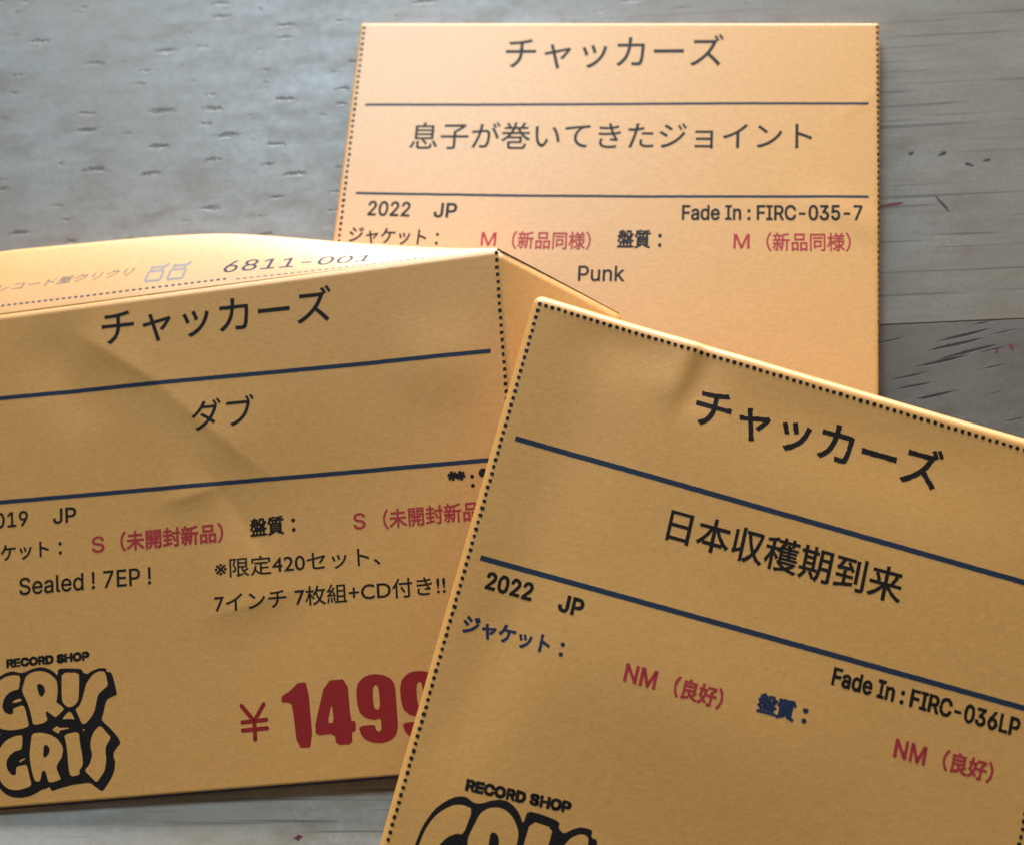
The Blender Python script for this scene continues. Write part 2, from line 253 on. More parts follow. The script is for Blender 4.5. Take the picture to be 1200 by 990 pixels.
# ---------------------------------------------------------------- object helpers
def tag(o, label=None, cat=None, group=None, kind=None):
    if label: o['label'] = label
    if cat: o['category'] = cat
    if group: o['group'] = group
    if kind: o['kind'] = kind
    return o
def empty(name, loc):
    o = bpy.data.objects.new(name, None); COL.objects.link(o); o.location = loc
    o.empty_display_size = 0.01
    return o
def build(name, verts, faces, mat, parent=None, smooth=False):
    """one mesh object from points in millimetres (world frame)"""
    me = bpy.data.meshes.new(name)
    me.from_pydata([tuple(float(c) * MM for c in p) for p in verts], [], faces)
    me.materials.append(mat); me.update()
    if smooth:
        for p in me.polygons: p.use_smooth = True
    o = bpy.data.objects.new(name, me); COL.objects.link(o)
    if parent is not None:
        o.parent = parent
        root = parent
        off = Vector((0, 0, 0))
        while root is not None: off += root.location; root = root.parent
        me.transform(Matrix.Translation(-off))
    return o
def grid(S, us, vs):
    V = [S(u, v) for v in vs for u in us]
    n = len(us); F = []
    for j in range(len(vs) - 1):
        for i in range(n - 1):
            a = j * n + i
            F.append((a, a + n, a + n + 1, a + 1))
    return V, F
def spaced(a, b, step):
    n = max(1, int(math.ceil((b - a) / step)))
    return [a + (b - a) * i / n for i in range(n + 1)]
def sheet_thickness(o, t=0.12):
    m = o.modifiers.new('thickness', 'SOLIDIFY'); m.thickness = t * MM; m.offset = -1.0
    return o
# ---------------------------------------------------------------- materials
def nodes(name):
    m = bpy.data.materials.new(name); m.use_nodes = True
    nt = m.node_tree; b = nt.nodes['Principled BSDF']
    return m, nt, b
def N(nt, kind, **kw):
    n = nt.nodes.new(kind)
    for k, v in kw.items():
        if k.startswith('i_'): n.inputs[k[2:].replace('_', ' ')].default_value = v
        else: setattr(n, k, v)
    return n
def mm_coords(nt, scale=(1, 1, 1), rot=0.0, loc=(0, 0, 0)):
    """object coordinates in millimetres, turned by rot, then stretched"""
    tc = N(nt, 'ShaderNodeTexCoord'); r_ = N(nt, 'ShaderNodeMapping'); mp = N(nt, 'ShaderNodeMapping')
    r_.inputs['Scale'].default_value = (1000, 1000, 1000); r_.inputs['Rotation'].default_value = (0, 0, rot)
    mp.inputs['Scale'].default_value = scale; mp.inputs['Location'].default_value = loc
    nt.links.new(tc.outputs['Object'], r_.inputs['Vector']); nt.links.new(r_.outputs['Vector'], mp.inputs['Vector'])
    return mp.outputs['Vector']
def ramp(nt, src, stops, interp='LINEAR'):
    r = N(nt, 'ShaderNodeValToRGB'); r.color_ramp.interpolation = interp
    e = r.color_ramp.elements
    while len(e) < len(stops): e.new(0.5)
    for k, (p, c) in zip(e, stops):
        k.position = p; k.color = (c, c, c, 1) if not hasattr(c, '__len__') else (*c, 1)
    nt.links.new(src, r.inputs['Fac'])
    return r.outputs['Color']
def mix(nt, fac, a, b, blend='MIX'):
    m = N(nt, 'ShaderNodeMixRGB', blend_type=blend)
    for key, v in (('Fac', fac), ('Color1', a), ('Color2', b)):
        s = m.inputs[key]
        if hasattr(v, 'node'): nt.links.new(v, s)
        elif hasattr(v, '__len__'): s.default_value = (*v, 1)
        else: s.default_value = v
    return m.outputs['Color']
def noise(nt, vec_, scale, detail=2.0, rough=0.5):
    n = N(nt, 'ShaderNodeTexNoise'); nt.links.new(vec_, n.inputs['Vector'])
    n.inputs['Scale'].default_value = scale; n.inputs['Detail'].default_value = detail; n.inputs['Roughness'].default_value = rough
    return n.outputs['Fac']
def bump(nt, b, height, strength, dist):
    n = N(nt, 'ShaderNodeBump'); n.inputs['Strength'].default_value = strength; n.inputs['Distance'].default_value = dist * MM
    nt.links.new(height, n.inputs['Height'])
    nt.links.new(n.outputs['Normal'], b.inputs['Normal'])
def paper_material(name, col, seed):
    m, nt, b = nodes(name)
    v = mm_coords(nt, loc=(seed * 13.7, seed * 5.1, 0))
    fibre = noise(nt, v, 3.2, 4.0, 0.7)
    cloud = noise(nt, v, 0.09, 3.0, 0.55)
    vf = mm_coords(nt, scale=(0.35, 1.6, 1), rot=0.35 * seed, loc=(seed, 0, 0))
    hair = noise(nt, vf, 1.6, 2.0, 0.5)
    c = mix(nt, ramp(nt, fibre, [(0.30, 0.0), (0.72, 1.0)]), [k * 0.86 for k in col], [min(1, k * 1.10) for k in col])
    flock = noise(nt, mm_coords(nt, scale=(0.8, 1.3, 1), loc=(seed * 3.3, 2.2, 0)), 1.0, 3.0, 0.65)
    c = mix(nt, ramp(nt, flock, [(0.36, 0.40), (0.52, 0.0)]), c, [col[0] * 0.84, col[1] * 0.80, col[2] * 0.74])
    c = mix(nt, ramp(nt, flock, [(0.58, 0.0), (0.70, 0.45)]), c, [min(1, col[0] * 1.1), col[1] * 1.16, col[2] * 1.3])
    c = mix(nt, ramp(nt, cloud, [(0.35, 0.0), (0.7, 0.22)]), c, [col[0] * 0.90, col[1] * 0.84, col[2] * 0.78])
    nt.links.new(c, b.inputs['Base Color'])
    b.inputs['Roughness'].default_value = 0.41
    b.inputs['Specular IOR Level'].default_value = 1.0
    h = mix(nt, 0.22, mix(nt, 0.5, fibre, flock), hair)
    bump(nt, b, h, 0.45, 0.07)
    return m
def ink_material(name, col, fade=0.0, paper=(0.7, 0.45, 0.2)):
    m, nt, b = nodes(name)
    v = mm_coords(nt)
    n = noise(nt, v, 4.0, 3.0, 0.65)
    c = mix(nt, ramp(nt, n, [(0.45, 0.0), (0.80, 0.12 + fade)]), col, [0.6 * k + 0.4 * p for k, p in zip(col, paper)])
    nt.links.new(c, b.inputs['Base Color'])
    b.inputs['Roughness'].default_value = 0.5; b.inputs['Specular IOR Level'].default_value = 0.25
    return m
PAPER = (0.85, 0.418, 0.112)
M = {
    'paper': {k: paper_material('orange_paper', PAPER, i + 1) for i, k in enumerate('ABC')},
    'ink': ink_material('black_ink', (0.010, 0.008, 0.009)),
    'black': ink_material('dense_black_ink', (0.010, 0.008, 0.010)),
    'red': ink_material('red_ink', (0.50, 0.042, 0.050)),
    'price': ink_material('dark_red_ink', (0.35, 0.018, 0.020)),
    'rule': ink_material('navy_ink', (0.018, 0.034, 0.070)),
    'blue': ink_material('blue_ink', (0.018, 0.032, 0.085)),
    'navy': ink_material('pale_navy_ink', (0.06, 0.055, 0.10)),
    'grey': ink_material('pale_grey_ink', (0.20, 0.165, 0.16)),
    'pale': ink_material('faint_grey_ink', (0.40, 0.35, 0.33)),
}
def wood_material(name, tone, rot, seed, pore_len, pore_dark, keep=-0.75, size_=0.25, ink=0.26, slim=4.4, soft_=0.12, fine=(15.0, 60.0), relief=0.62, rag=0.42):
    m, nt, b = nodes(name)
    # long soft figure, fine mottle, and the open pores as scattered short dashes
    v1 = mm_coords(nt, scale=(0.04, 0.35, 1), rot=rot, loc=(seed * 3.1, seed * 7.7, 0))
    grain = noise(nt, v1, 1.0, 6.0, 0.62)
    v0 = mm_coords(nt, loc=(seed * 31., seed * 17., 0))
    mott = noise(nt, v0, 0.5, 5.0, 0.66)
    big = noise(nt, v0, 0.028, 2.0, 0.5)
    def pore_layer(length, width, keep, k, size, soft, ragged=0.42):
        vp = mm_coords(nt, scale=(1.0 / length, 1.0 / width, 1), rot=rot, loc=(seed * 11. + k, seed * 3. + k * 2.7, 0))
        wob = N(nt, 'ShaderNodeTexNoise'); nt.links.new(vp, wob.inputs['Vector']); wob.inputs['Scale'].default_value = 1.3
        add = N(nt, 'ShaderNodeVectorMath', operation='MULTIPLY_ADD')
        nt.links.new(wob.outputs['Color'], add.inputs[0]); add.inputs[1].default_value = (0.30, 0.55, 0); nt.links.new(vp, add.inputs[2])
        vo = N(nt, 'ShaderNodeTexVoronoi', voronoi_dimensions='2D'); nt.links.new(add.outputs[0], vo.inputs['Vector'])
        vo.inputs['Scale'].default_value = 1.0; vo.inputs['Randomness'].default_value = 1.0
        sp = N(nt, 'ShaderNodeSeparateColor'); nt.links.new(vo.outputs['Color'], sp.inputs[0])
        lim = N(nt, 'ShaderNodeMath', operation='MULTIPLY_ADD')           # each pore has its own size, some cells have none
        nt.links.new(sp.outputs[0], lim.inputs[0]); lim.inputs[1].default_value = size; lim.inputs[2].default_value = -size * keep
        rag = N(nt, 'ShaderNodeMath', operation='MULTIPLY_ADD'); nt.links.new(noise(nt, v0, 1.1, 3.0, 0.6), rag.inputs[0])
        rag.inputs[1].default_value = ragged; nt.links.new(vo.outputs['Distance'], rag.inputs[2])
        sub = N(nt, 'ShaderNodeMath', operation='SUBTRACT'); nt.links.new(lim.outputs[0], sub.inputs[0]); nt.links.new(rag.outputs[0], sub.inputs[1])
        return ramp(nt, sub.outputs[0], [(0.0, 0.0), (soft, 1.0)])
    # fat open pores on one side of the board, fine closed grain on the other
    sx = N(nt, 'ShaderNodeSeparateXYZ'); nt.links.new(mm_coords(nt), sx.inputs[0])
    side = N(nt, 'ShaderNodeMapRange'); nt.links.new(sx.outputs[0], side.inputs['Value'])
    side.inputs['From Min'].default_value = fine[0]; side.inputs['From Max'].default_value = fine[1]
    far = side.outputs['Result']
    pa = pore_layer(pore_len, pore_len / slim, keep, 0.0, size_, soft_, rag)
    pb = pore_layer(pore_len * 0.45, pore_len / 14.0, 0.35, 4.3, 0.34, 0.20)
    pb = mix(nt, 1.0, pb, (0.45,) * 3, 'MULTIPLY')
    pc = mix(nt, 1.0, pore_layer(17.0, 0.85, -0.10, 8.1, 0.26, 0.10), (0.7,) * 3, 'MULTIPLY')
    pore = mix(nt, far, mix(nt, 1.0, pa, pb, 'LIGHTEN'), pc)
    vq = mm_coords(nt, scale=(0.022, 1.15, 1), rot=rot + 0.01, loc=(seed * 5., seed, 0))
    crack = ramp(nt, noise(nt, vq, 1.0, 2.0, 0.5), [(0.60, 0.0), (0.66, 1.0)])
    c = mix(nt, ramp(nt, grain, [(0.3, 0.0), (0.7, 1.0)]), [k * 0.84 for k in tone], [k * 1.12 for k in tone])
    spk = noise(nt, v0, 1.7, 3.0, 0.7)
    c = mix(nt, ramp(nt, spk, [(0.34, 0.45), (0.50, 0.0)]), c, [k * 0.70 for k in tone])
    c = mix(nt, ramp(nt, mott, [(0.35, 0.0), (0.7, 0.60)]), c, [tone[0] * 1.30, tone[1] * 1.30, tone[2] * 1.30])
    fleck = noise(nt, mm_coords(nt, scale=(1.5, 0.8, 1), rot=rot + 0.25), 1.0, 3.0, 0.7)
    c = mix(nt, ramp(nt, fleck, [(0.32, 0.32), (0.55, 0.0)]), c, [k * 0.55 for k in tone])
    blotch = noise(nt, mm_coords(nt, scale=(0.09, 0.20, 1), rot=rot, loc=(seed * 9., 4., 0)), 1.0, 4.0, 0.6)
    c = mix(nt, ramp(nt, blotch, [(0.32, 0.8), (0.52, 0.0)]), c, [tone[0] * 0.68, tone[1] * 0.58, tone[2] * 0.48])
    c = mix(nt, ramp(nt, blotch, [(0.55, 0.0), (0.75, 0.5)]), c, [tone[0] * 1.35, tone[1] * 1.38, tone[2] * 1.42])
    c = mix(nt, ramp(nt, big, [(0.40, 0.0), (0.62, 0.6)]), c, [tone[0] * 0.95, tone[1] * 0.84, tone[2] * 0.72])
    c = mix(nt, mix(nt, 1.0, pore, (pore_dark,) * 3, 'MULTIPLY'), c, [tone[0] * ink * 1.1, tone[1] * ink, tone[2] * ink * 0.9])
    c = mix(nt, mix(nt, 1.0, mix(nt, far, (0.12,) * 3, (0.8,) * 3), crack, 'MULTIPLY'), c, [k * 0.4 for k in tone])
    c = mix(nt, mix(nt, 1.0, far, (0.8,) * 3, 'MULTIPLY'), c, mix(nt, 1.0, c, (1.0, 0.92, 0.80), 'MULTIPLY'))
    nt.links.new(c, b.inputs['Base Color'])
    band = noise(nt, mm_coords(nt, scale=(0.006, 0.07, 1), rot=rot, loc=(3.0, seed * 2.0, 0)), 1.0, 3.0, 0.6)
    nt.links.new(mix(nt, 0.55, ramp(nt, blotch, [(0.3, 0.50), (0.72, 0.34)]), mix(nt, 0.5, ramp(nt, band, [(0.35, 0.52), (0.65, 0.32)]), ramp(nt, mott, [(0.3, 0.58), (0.7, 0.28)]))), b.inputs['Roughness'])
    b.inputs['Specular IOR Level'].default_value = 0.7
    inv = mix(nt, 1.0, (1, 1, 1), mix(nt, mix(nt, far, (0.0,) * 3, (0.75,) * 3), pore, (0, 0, 0)), 'SUBTRACT')
    inv = mix(nt, 0.38, inv, mix(nt, 0.4, mott, spk))
    inv = mix(nt, 0.10, inv, grain)
    bump(nt, b, inv, relief, 0.26)
    return m
# ---------------------------------------------------------------- the wooden table top: boards with a narrow joint
def board(bm, x0, x1, y0, y1, zt, th, bev):
    zs = [(zt - th, 0), (zt - bev, 0), (zt, bev)]
    rings = []
    for z, i in zs:
        rings.append([bm.verts.new((x * MM, y * MM, z * MM)) for x, y in ((x0 + i, y0 + i), (x1 - i, y0 + i), (x1 - i, y1 - i), (x0 + i, y1 - i))])
    for a, b_ in zip(rings, rings[1:]):
        for k in range(4): bm.faces.new((a[k], a[(k + 1) % 4], b_[(k + 1) % 4], b_[k]))
    bm.faces.new(rings[-1]); bm.faces.new(rings[0][::-1])
wood_light = wood_material('grey_oak', (0.215, 0.208, 0.196), 0.0, 1.0, 13.5, 0.85)
wood_near = wood_material('near_oak_lightened', (0.50, 0.485, 0.465), 0.0, 3.3, 13.0, 0.6, -0.2, 0.2, 0.3, 6.0, 0.12, (-80.0, -30.0))  # near board's colour lightened to offset the shadow in front of the tag
wood_dark = wood_material('brown_oak', (0.135, 0.118, 0.100), -0.20, 2.6, 25.0, 1.0, -1.0, 0.130, 0.08, 15.0, 0.07, (900.0, 1000.0), 0.22, 0.10)
bm = bmesh.new()
board(bm, -330, 330, SEAM_Y + 0.06, SEAM_Y + 145, 0.0, 24, 0.12)
board(bm, -330, 330, SEAM_Y + 145.3, SEAM_Y + 290, 0.0, 24, 0.25)
nl = len(bm.faces)
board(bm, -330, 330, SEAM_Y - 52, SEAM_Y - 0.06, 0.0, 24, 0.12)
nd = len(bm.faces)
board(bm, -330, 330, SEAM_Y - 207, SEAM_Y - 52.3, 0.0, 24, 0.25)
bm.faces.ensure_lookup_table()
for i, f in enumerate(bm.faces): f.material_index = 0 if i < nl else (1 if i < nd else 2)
me = bpy.data.meshes.new('wooden_table'); bm.to_mesh(me); bm.free()
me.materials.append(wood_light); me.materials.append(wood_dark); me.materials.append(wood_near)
table = bpy.data.objects.new('wooden_table', me); COL.objects.link(table)
tag(table, kind='structure')
def stain(name, x, y, pts, mat):
    # small ink marks left on the wood
    V = [(x + a, y + b, 0.012) for a, b in pts]
    return build(name, V, [tuple(range(len(V)))], mat, table)
stain_red = ink_material('red_stain', (0.16, 0.035, 0.050), 0.3, (0.18, 0.17, 0.16))
stain_dark = ink_material('dark_stain', (0.035, 0.037, 0.048), 0.2, (0.18, 0.17, 0.16))
def blot(l, w, a):
    o = []
    for i in range(12):
        t = i * math.pi / 6; r = 1 + random.gauss(0, 0.22)
        x, y = l * math.cos(t) * r, w * math.sin(t) * r
        o.append((x * math.cos(a) - y * math.sin(a), x * math.sin(a) + y * math.cos(a)))
    return o
for (x, y), l, w_, a, m in [((70.0, 39.2), 2.2, .32, .1, stain_red), ((85.6, 9.6), .55, .3, .4, stain_red), ((88.2, 10.3), .4, .6, .0, stain_red), ((-35.9, -71.7), .75, .4, .3, stain_red),
                            ((74.4, 49.5), .55, .32, .3, stain_dark), ((79.9, 49.0), .8, .4, .6, stain_dark), ((79.2, 38.6), 1.9, .24, -.95, stain_dark), ((84.4, 46.5), .8, .3, -.3, stain_dark),
                            ((87.8, 47.2), .7, .25, .1, stain_dark)]:
    stain('ink_stain', x, y, blot(l, w_, a), m)
# ---------------------------------------------------------------- printing: flat outlines laid onto the paper surface
INK_UP = 0.018
FONT = {'cjk': None, 'latin': None}
def text_contours(body, font):
    """closed outlines of a line of text, each a list of (x, y)"""
    c = bpy.data.curves.new('outline', 'FONT'); c.body = body; c.size = 1.0; c.resolution_u = 5
    if FONT[font] is not None: c.font = FONT[font]
    c.fill_mode = 'NONE'
    o = bpy.data.objects.new('outline', c); COL.objects.link(o)
    dg = bpy.context.evaluated_depsgraph_get(); dg.update()
    me = bpy.data.meshes.new_from_object(o.evaluated_get(dg))
    nxt = {}
    for e in me.edges:
        a, b = e.vertices; nxt.setdefault(a, []).append(b); nxt.setdefault(b, []).append(a)
    loops, seen = [], set()
    for v0 in range(len(me.vertices)):
        if v0 in seen or v0 not in nxt: continue
        lp, prev, cur = [], None, v0
        first = min(nxt[v0], key=lambda k: (k - v0) % len(me.vertices))   # keep the font's own winding
        while cur is not None and cur not in seen:
            seen.add(cur); lp.append(cur)
            cand = [k for k in nxt[cur] if k not in seen]
            if len(lp) == 1 and first in cand: cand = [first]
            prev, cur = cur, (cand[0] if cand else None)
        pts = [(me.vertices[i].co.x, me.vertices[i].co.y) for i in lp]
        out = []
        for p in pts:
            if not out or math.hypot(p[0] - out[-1][0], p[1] - out[-1][1]) > 1e-4: out.append(p)
        if len(out) > 1 and math.hypot(out[0][0] - out[-1][0], out[0][1] - out[-1][1]) < 1e-4: out.pop()
        if len(out) > 2: loops.append(out)
    bpy.data.objects.remove(o); bpy.data.curves.remove(c); bpy.data.meshes.remove(me)
    return loops
def finish(bm, size, step=0.8):
    """split long edges so that the ink follows the curved paper; bm in sheet millimetres"""
    for _ in range(4):
        long_e = [e for e in bm.edges if e.calc_length() > step]
        if not long_e: break
        bmesh.ops.subdivide_edges(bm, edges=long_e, cuts=1, use_grid_fill=False)
        bmesh.ops.triangulate(bm, faces=[f for f in bm.faces if len(f.verts) > 4])
def lay(name, bm, S, mat, parent, up=INK_UP, sign=1.0):
    V, F = [], []
    bm.verts.index_update()
    for v in bm.verts:
        u, q = v.co.x, v.co.y
        V.append(S(u, q) + sign * (up + 2.0 * v.co.z) * normal_at(S, u, q, S_EPS.get(id(S), 0.02)))
    for f in bm.faces: F.append(tuple(k.index for k in f.verts))
    bm.free()
    return build(name, V, F, mat, parent)
S_EPS = {}
def lettering(name, body, font, ink, bold, quad, S, parent, step=0.8, sign=1.0, jag=0.0):
    """printed text: every outline filled with its holes, then thickened by an ink bleed of `bold` em"""
    loops = text_contours(body, font)
    xs = [p[0] for l in loops for p in l]; ys = [p[1] for l in loops for p in l]
    x0, x1, y0, y1 = min(xs), max(xs), min(ys), max(ys)
    tl, tr, br, bl = [np.array(q) for q in quad]
    def place(p):
        a = (p[0] - x0) / (x1 - x0); b = (p[1] - y0) / (y1 - y0)
        return lerp(lerp(bl, br, a), lerp(tl, tr, a), b)
    # planar triangulation of all outlines together; keep what the outlines wind around (fonts may overlap their strokes)
    pts, edges = [], []
    for lp in loops:
        k = len(pts); n = len(lp)
        pts += [Vector(p) for p in lp]
        edges += [(k + i, k + (i + 1) % n) for i in range(n)]
    co, _, tris, _, _, _ = delaunay_2d_cdt(pts, edges, [], 0, 1e-6)
    ends = np.array([(a[0], a[1], b[0], b[1]) for lp in loops for a, b in zip(lp, lp[1:] + lp[:1])])
    cen = np.array([[sum(co[i][j] for i in t) / 3 for j in (0, 1)] for t in tris])
    ax, ay, bx, by = ends.T
    wind = np.zeros(len(cen))
    for i, (px, py) in enumerate(cen):
        up = (ay <= py) & (by > py); dn = (ay > py) & (by <= py)
        cr = (bx - ax) * (py - ay) - (px - ax) * (by - ay)
        wind[i] = np.sum(up & (cr > 0)) - np.sum(dn & (cr < 0))
    bm = bmesh.new(); bv = {}
    def vert(i):
        if i not in bv:
            q = place(co[i])
            if jag: q = q + np.array((random.gauss(0, jag), random.gauss(0, jag)))
            bv[i] = bm.verts.new((q[0], q[1], 0))
        return bv[i]
    for t, wn in zip(tris, wind):
        if wn: bm.faces.new([vert(i) for i in t])
    finish(bm, None, step)
    bmesh.ops.recalc_face_normals(bm, faces=bm.faces)
    if bold > 0:
        em = np.linalg.norm(br - bl) / (x1 - x0)
        wd = bold * em
        k = 0
        for lp in loops:
            P = [place(p) for p in lp]
            for a, b in zip(P, P[1:] + P[:1]):
                L = np.linalg.norm(b - a)
                if L < 1e-6: continue
                d = (b - a) / L; n = np.array([-d[1], d[0]]); k += 1
                wj = wd * (1 + random.gauss(0, 0.22 if jag > 0.01 else 0.10))
                zz = 0.001 * (k % 5)
                e = d * wj
                pts = [a - n * wj - e * .4, a - n * wj * .4 - e, a + n * wj * .4 - e, a + n * wj - e * .4,
                       b + n * wj + e * .4, b + n * wj * .4 + e, b - n * wj * .4 + e, b - n * wj + e * .4]
                bm.faces.new([bm.verts.new((q[0], q[1], zz)) for q in pts])
    return lay(name, bm, S, M[ink], parent, sign=sign)
def ribbon(bm, pts, width, round_end=True):
    """a printed stroke along a polyline"""
    P = [np.array(p, float) for p in pts]
    D = []
    for a, b in zip(P, P[1:]): D.append(unit(b - a))
    L, R_ = [], []
    for i, p in enumerate(P):
        d = unit((D[max(i - 1, 0)] + D[min(i, len(D) - 1)]))
        n = np.array([-d[1], d[0]]) * width / 2
        L.append(p + n); R_.append(p - n)
    vl = [bm.verts.new((*q, 0)) for q in L]; vr = [bm.verts.new((*q, 0)) for q in R_]
    for i in range(len(P) - 1): bm.faces.new((vr[i], vr[i + 1], vl[i + 1], vl[i]))
    return vl, vr
def resample(pts, step):
    out = []
    for a, b in zip(pts, pts[1:]):
        a, b = np.array(a, float), np.array(b, float)
        n = max(1, int(np.linalg.norm(b - a) / step))
        out += [a + (b - a) * i / n for i in range(n)]
    out.append(np.array(pts[-1], float))
    return out
def rule_line(name, pts, width, S, parent, ink='rule'):
    bm = bmesh.new()
    q = resample(pts, 0.6)
    ribbon(bm, [p + np.array((0, random.gauss(0, 0.012))) for p in q], width)
    return lay(name, bm, S, M[ink], parent)
def rounded_patch(bm, c, d, l, w):
    n = np.array([-d[1], d[0]])
    pts = []
    for sx, sy in ((-1, -.55), (-.6, -1), (.6, -1), (1, -.55), (1, .55), (.6, 1), (-.6, 1), (-1, .55)):
        j = 1 + random.gauss(0, 0.09)
        p = c + d * (sx * l / 2 * j) + n * (sy * w / 2 * j)
        pts.append(bm.verts.new((p[0], p[1], 0)))
    bm.faces.new(pts)
def dashes(name, pts, pitch, length, width, S, parent, ink='ink', up=INK_UP):
    bm = bmesh.new()
    q = [np.array(p, float) for p in pts]
    carry = 0.0
    for a, b in zip(q, q[1:]):
        L = np.linalg.norm(b - a); d = (b - a) / L; s = carry
        while s < L:
            rounded_patch(bm, a + d * s + np.array([-d[1], d[0]]) * random.gauss(0, width * 0.04), d, length * (1 + random.gauss(0, .06)), width * (1 + random.gauss(0, .08)))
            s += pitch
        carry = s - L
    bmesh.ops.recalc_face_normals(bm, faces=bm.faces)
    return lay(name, bm, S, M[ink], parent, up=up)
def smooth_outline(pts, n=1):
    for _ in range(n):
        out = []
        for a, b in zip(pts, pts[1:] + pts[:1]):
            a, b = np.array(a, float), np.array(b, float)
            out += [tuple(a * 0.8 + b * 0.2), tuple(a * 0.2 + b * 0.8)]
        pts = out
    return pts
def filled(name, loops, S, ink, parent, up=INK_UP, smooth=1, mat=None):
    """filled outline with holes, in sheet millimetres"""
    bm = bmesh.new()
    edges = []
    for lp in loops:
        lp = smooth_outline(lp, smooth)
        vs_ = [bm.verts.new((p[0], p[1], 0)) for p in lp]
        for a, b in zip(vs_, vs_[1:] + vs_[:1]): edges.append(bm.edges.new((a, b)))
    bmesh.ops.triangle_fill(bm, use_beauty=True, use_dissolve=False, edges=edges, normal=(0, 0, 1))
    finish(bm, None, 0.8)
    return lay(name, bm, S, mat or M[ink], parent, up=up)
def inset(pts, d):
    """pull a small outline inwards by d, which leaves a wider printed contour round it"""
    n = len(pts); ar = sum(pts[i][0] * pts[(i + 1) % n][1] - pts[(i + 1) % n][0] * pts[i][1] for i in range(n))
    sg = 1.0 if ar > 0 else -1.0; out = []
    for i in range(n):
        p, q_ = np.array(pts[i - 1], float), np.array(pts[(i + 1) % n], float)
        t = q_ - p; L = np.linalg.norm(t)
        if L < 1e-9: out.append(pts[i]); continue
        out.append((pts[i][0] - sg * t[1] / L * d, pts[i][1] + sg * t[0] / L * d))
    return out
def stroke_group(name, strokes, width, S, parent, ink):
    bm = bmesh.new()
    for s in strokes:
        if len(s) > 1:
            ribbon(bm, resample(s, width * 2.0), width)
        for p in (s[0], s[-1]):
            k = [bm.verts.new((p[0] + width / 2 * math.cos(a * math.pi / 5), p[1] + width / 2 * math.sin(a * math.pi / 5), 0)) for a in range(10)]
            bm.faces.new(k)
    return lay(name, bm, S, M[ink], parent)
# fonts that ship inside Blender; without them its built-in face is used
import os
try:
    fd = os.path.join(bpy.utils.system_resource('DATAFILES'), 'fonts')
    FONT['latin'] = bpy.data.fonts.load(os.path.join(fd, 'Inter.woff2'))
except Exception:
    FONT['latin'] = None
# ---------------------------------------------------------------- the three price tags
SHEETS = {}
SAG = {'A': (0.5, 1.75, 0.35), 'B': (1.0, 1.7, -0.6), 'C': (1.7, 1.75, 0.6)}
for k in 'ABC':
    O, ex, ey, nn = FRAMES[k]; r, top, sag = SAG[k]
    SHEETS[k] = Sheet(O, ex, ey, nn, BOXES[k], r, top, CREASES[k], sag, 2.3 if k == 'B' else 0.0)
SA, SB, SC = SHEETS['A'], SHEETS['B'], SHEETS['C']
GROUP = 'orange record price tags overlapping on the table'
LABEL = {
 'A': 'flat orange paper tag lying under the other two, with Punk printed on it',
 'B': 'orange paper tag with large red 1499 price and a pale top flap folded back',
 'C': 'orange paper tag lying on top of the other two, printed NM twice in red',
}
ROOT = {}
for k in 'ABC':
    base = SHEETS[k](*{'A': (49, 45), 'B': (-49, 45), 'C': (50, 48)}[k])
    ROOT[k] = empty('price_tag', (base[0] * MM, base[1] * MM, 0.0))
    tag(ROOT[k], LABEL[k], 'price tag', GROUP)
def folded_panel(S, k, reach, parent):
    u0, u1, v0, v1 = S.box
    rim = [0.0]
    while rim[-1] < S.r * S.top: rim.append(rim[-1] + 0.22)
    while rim[-1] < reach: rim.append(rim[-1] + 0.7)
    rim = rim[1:]
    us = [u0 - t for t in reversed(rim)] + spaced(u0, u1, 0.55) + [u1 + t for t in rim]
    vs_ = [v0 - t for t in reversed(rim)] + spaced(v0, v1, 0.55) + [v1 + t for t in rim]
    V, F = grid(S, us, vs_)
    return sheet_thickness(build('front_panel', V, F, M['paper'][k], parent, True))
PANEL = {}
PANEL['A'] = folded_panel(SA, 'A', 4.4, ROOT['A'])
PANEL['C'] = folded_panel(SC, 'C', 5.0, ROOT['C'])
# B: a front panel between creases, its top flap bulging back, a side flap folded down, and the back sheet underneath
q = [np.array(p) for p in B_QUAD]
def SBq(a, b):
    p = lerp(lerp(q[0], q[1], a), lerp(q[3], q[2], a), b)
    r_ = SB(p[0], p[1]); d = b * 90.0
    return r_ - SB.N * (0.35 * (1 - d / 1.1) ** 2) if d < 1.1 else r_     # the paper turns over at the crease
V, F = grid(SBq, spaced(0, 1, 0.006), spaced(0, 0.014, 0.0018) + spaced(0.014, 1, 0.006)[1:])
PANEL['B'] = sheet_thickness(build('front_panel', V, F, M['paper']['B'], ROOT['B'], True))
FL = CoonsFlap(*FLAP_RAILS, 0.025)
S_EPS[id(FL)] = 0.004
V, F = grid(FL, spaced(0, 1, 0.008), spaced(0, 2, 0.03))
F = [f[::-1] for f in F]
FLAP = sheet_thickness(build('top_flap', V, F, M['paper']['B'], ROOT['B'], True))
sf = [np.array(p) for p in SIDE_FLAP]
def SF(a, b):
    p = lerp(lerp(sf[0], sf[1], a), lerp(sf[3], sf[2], a), b)
    p = p + vec(0, 0, 1.2) * (4 * a * (1 - a)) * min(1, 0.15 + b)
    p[2] = max(p[2], 0.4)
    return p
V, F = grid(SF, spaced(0, 1, 0.04), spaced(0, 1, 0.02))
SIDE = sheet_thickness(build('side_flap', V, F, M['paper']['B'], ROOT['B'], True))
def SBK(a, b):
    p = SBq(a, 0.55 + 0.45 * b)
    d = 1.0 - 0.55 * a
    return vec(p[0], p[1] - 0.75 * b * (1 - 4.0 * a), max(0.16, 0.2 + (p[2] - 0.7) * 0.35 * b * a))
V, F = grid(SBK, spaced(0, 1, 0.02), spaced(0, 1, 0.04))
BACK = sheet_thickness(build('back_panel', V, F, M['paper']['B'], ROOT['B'], True))
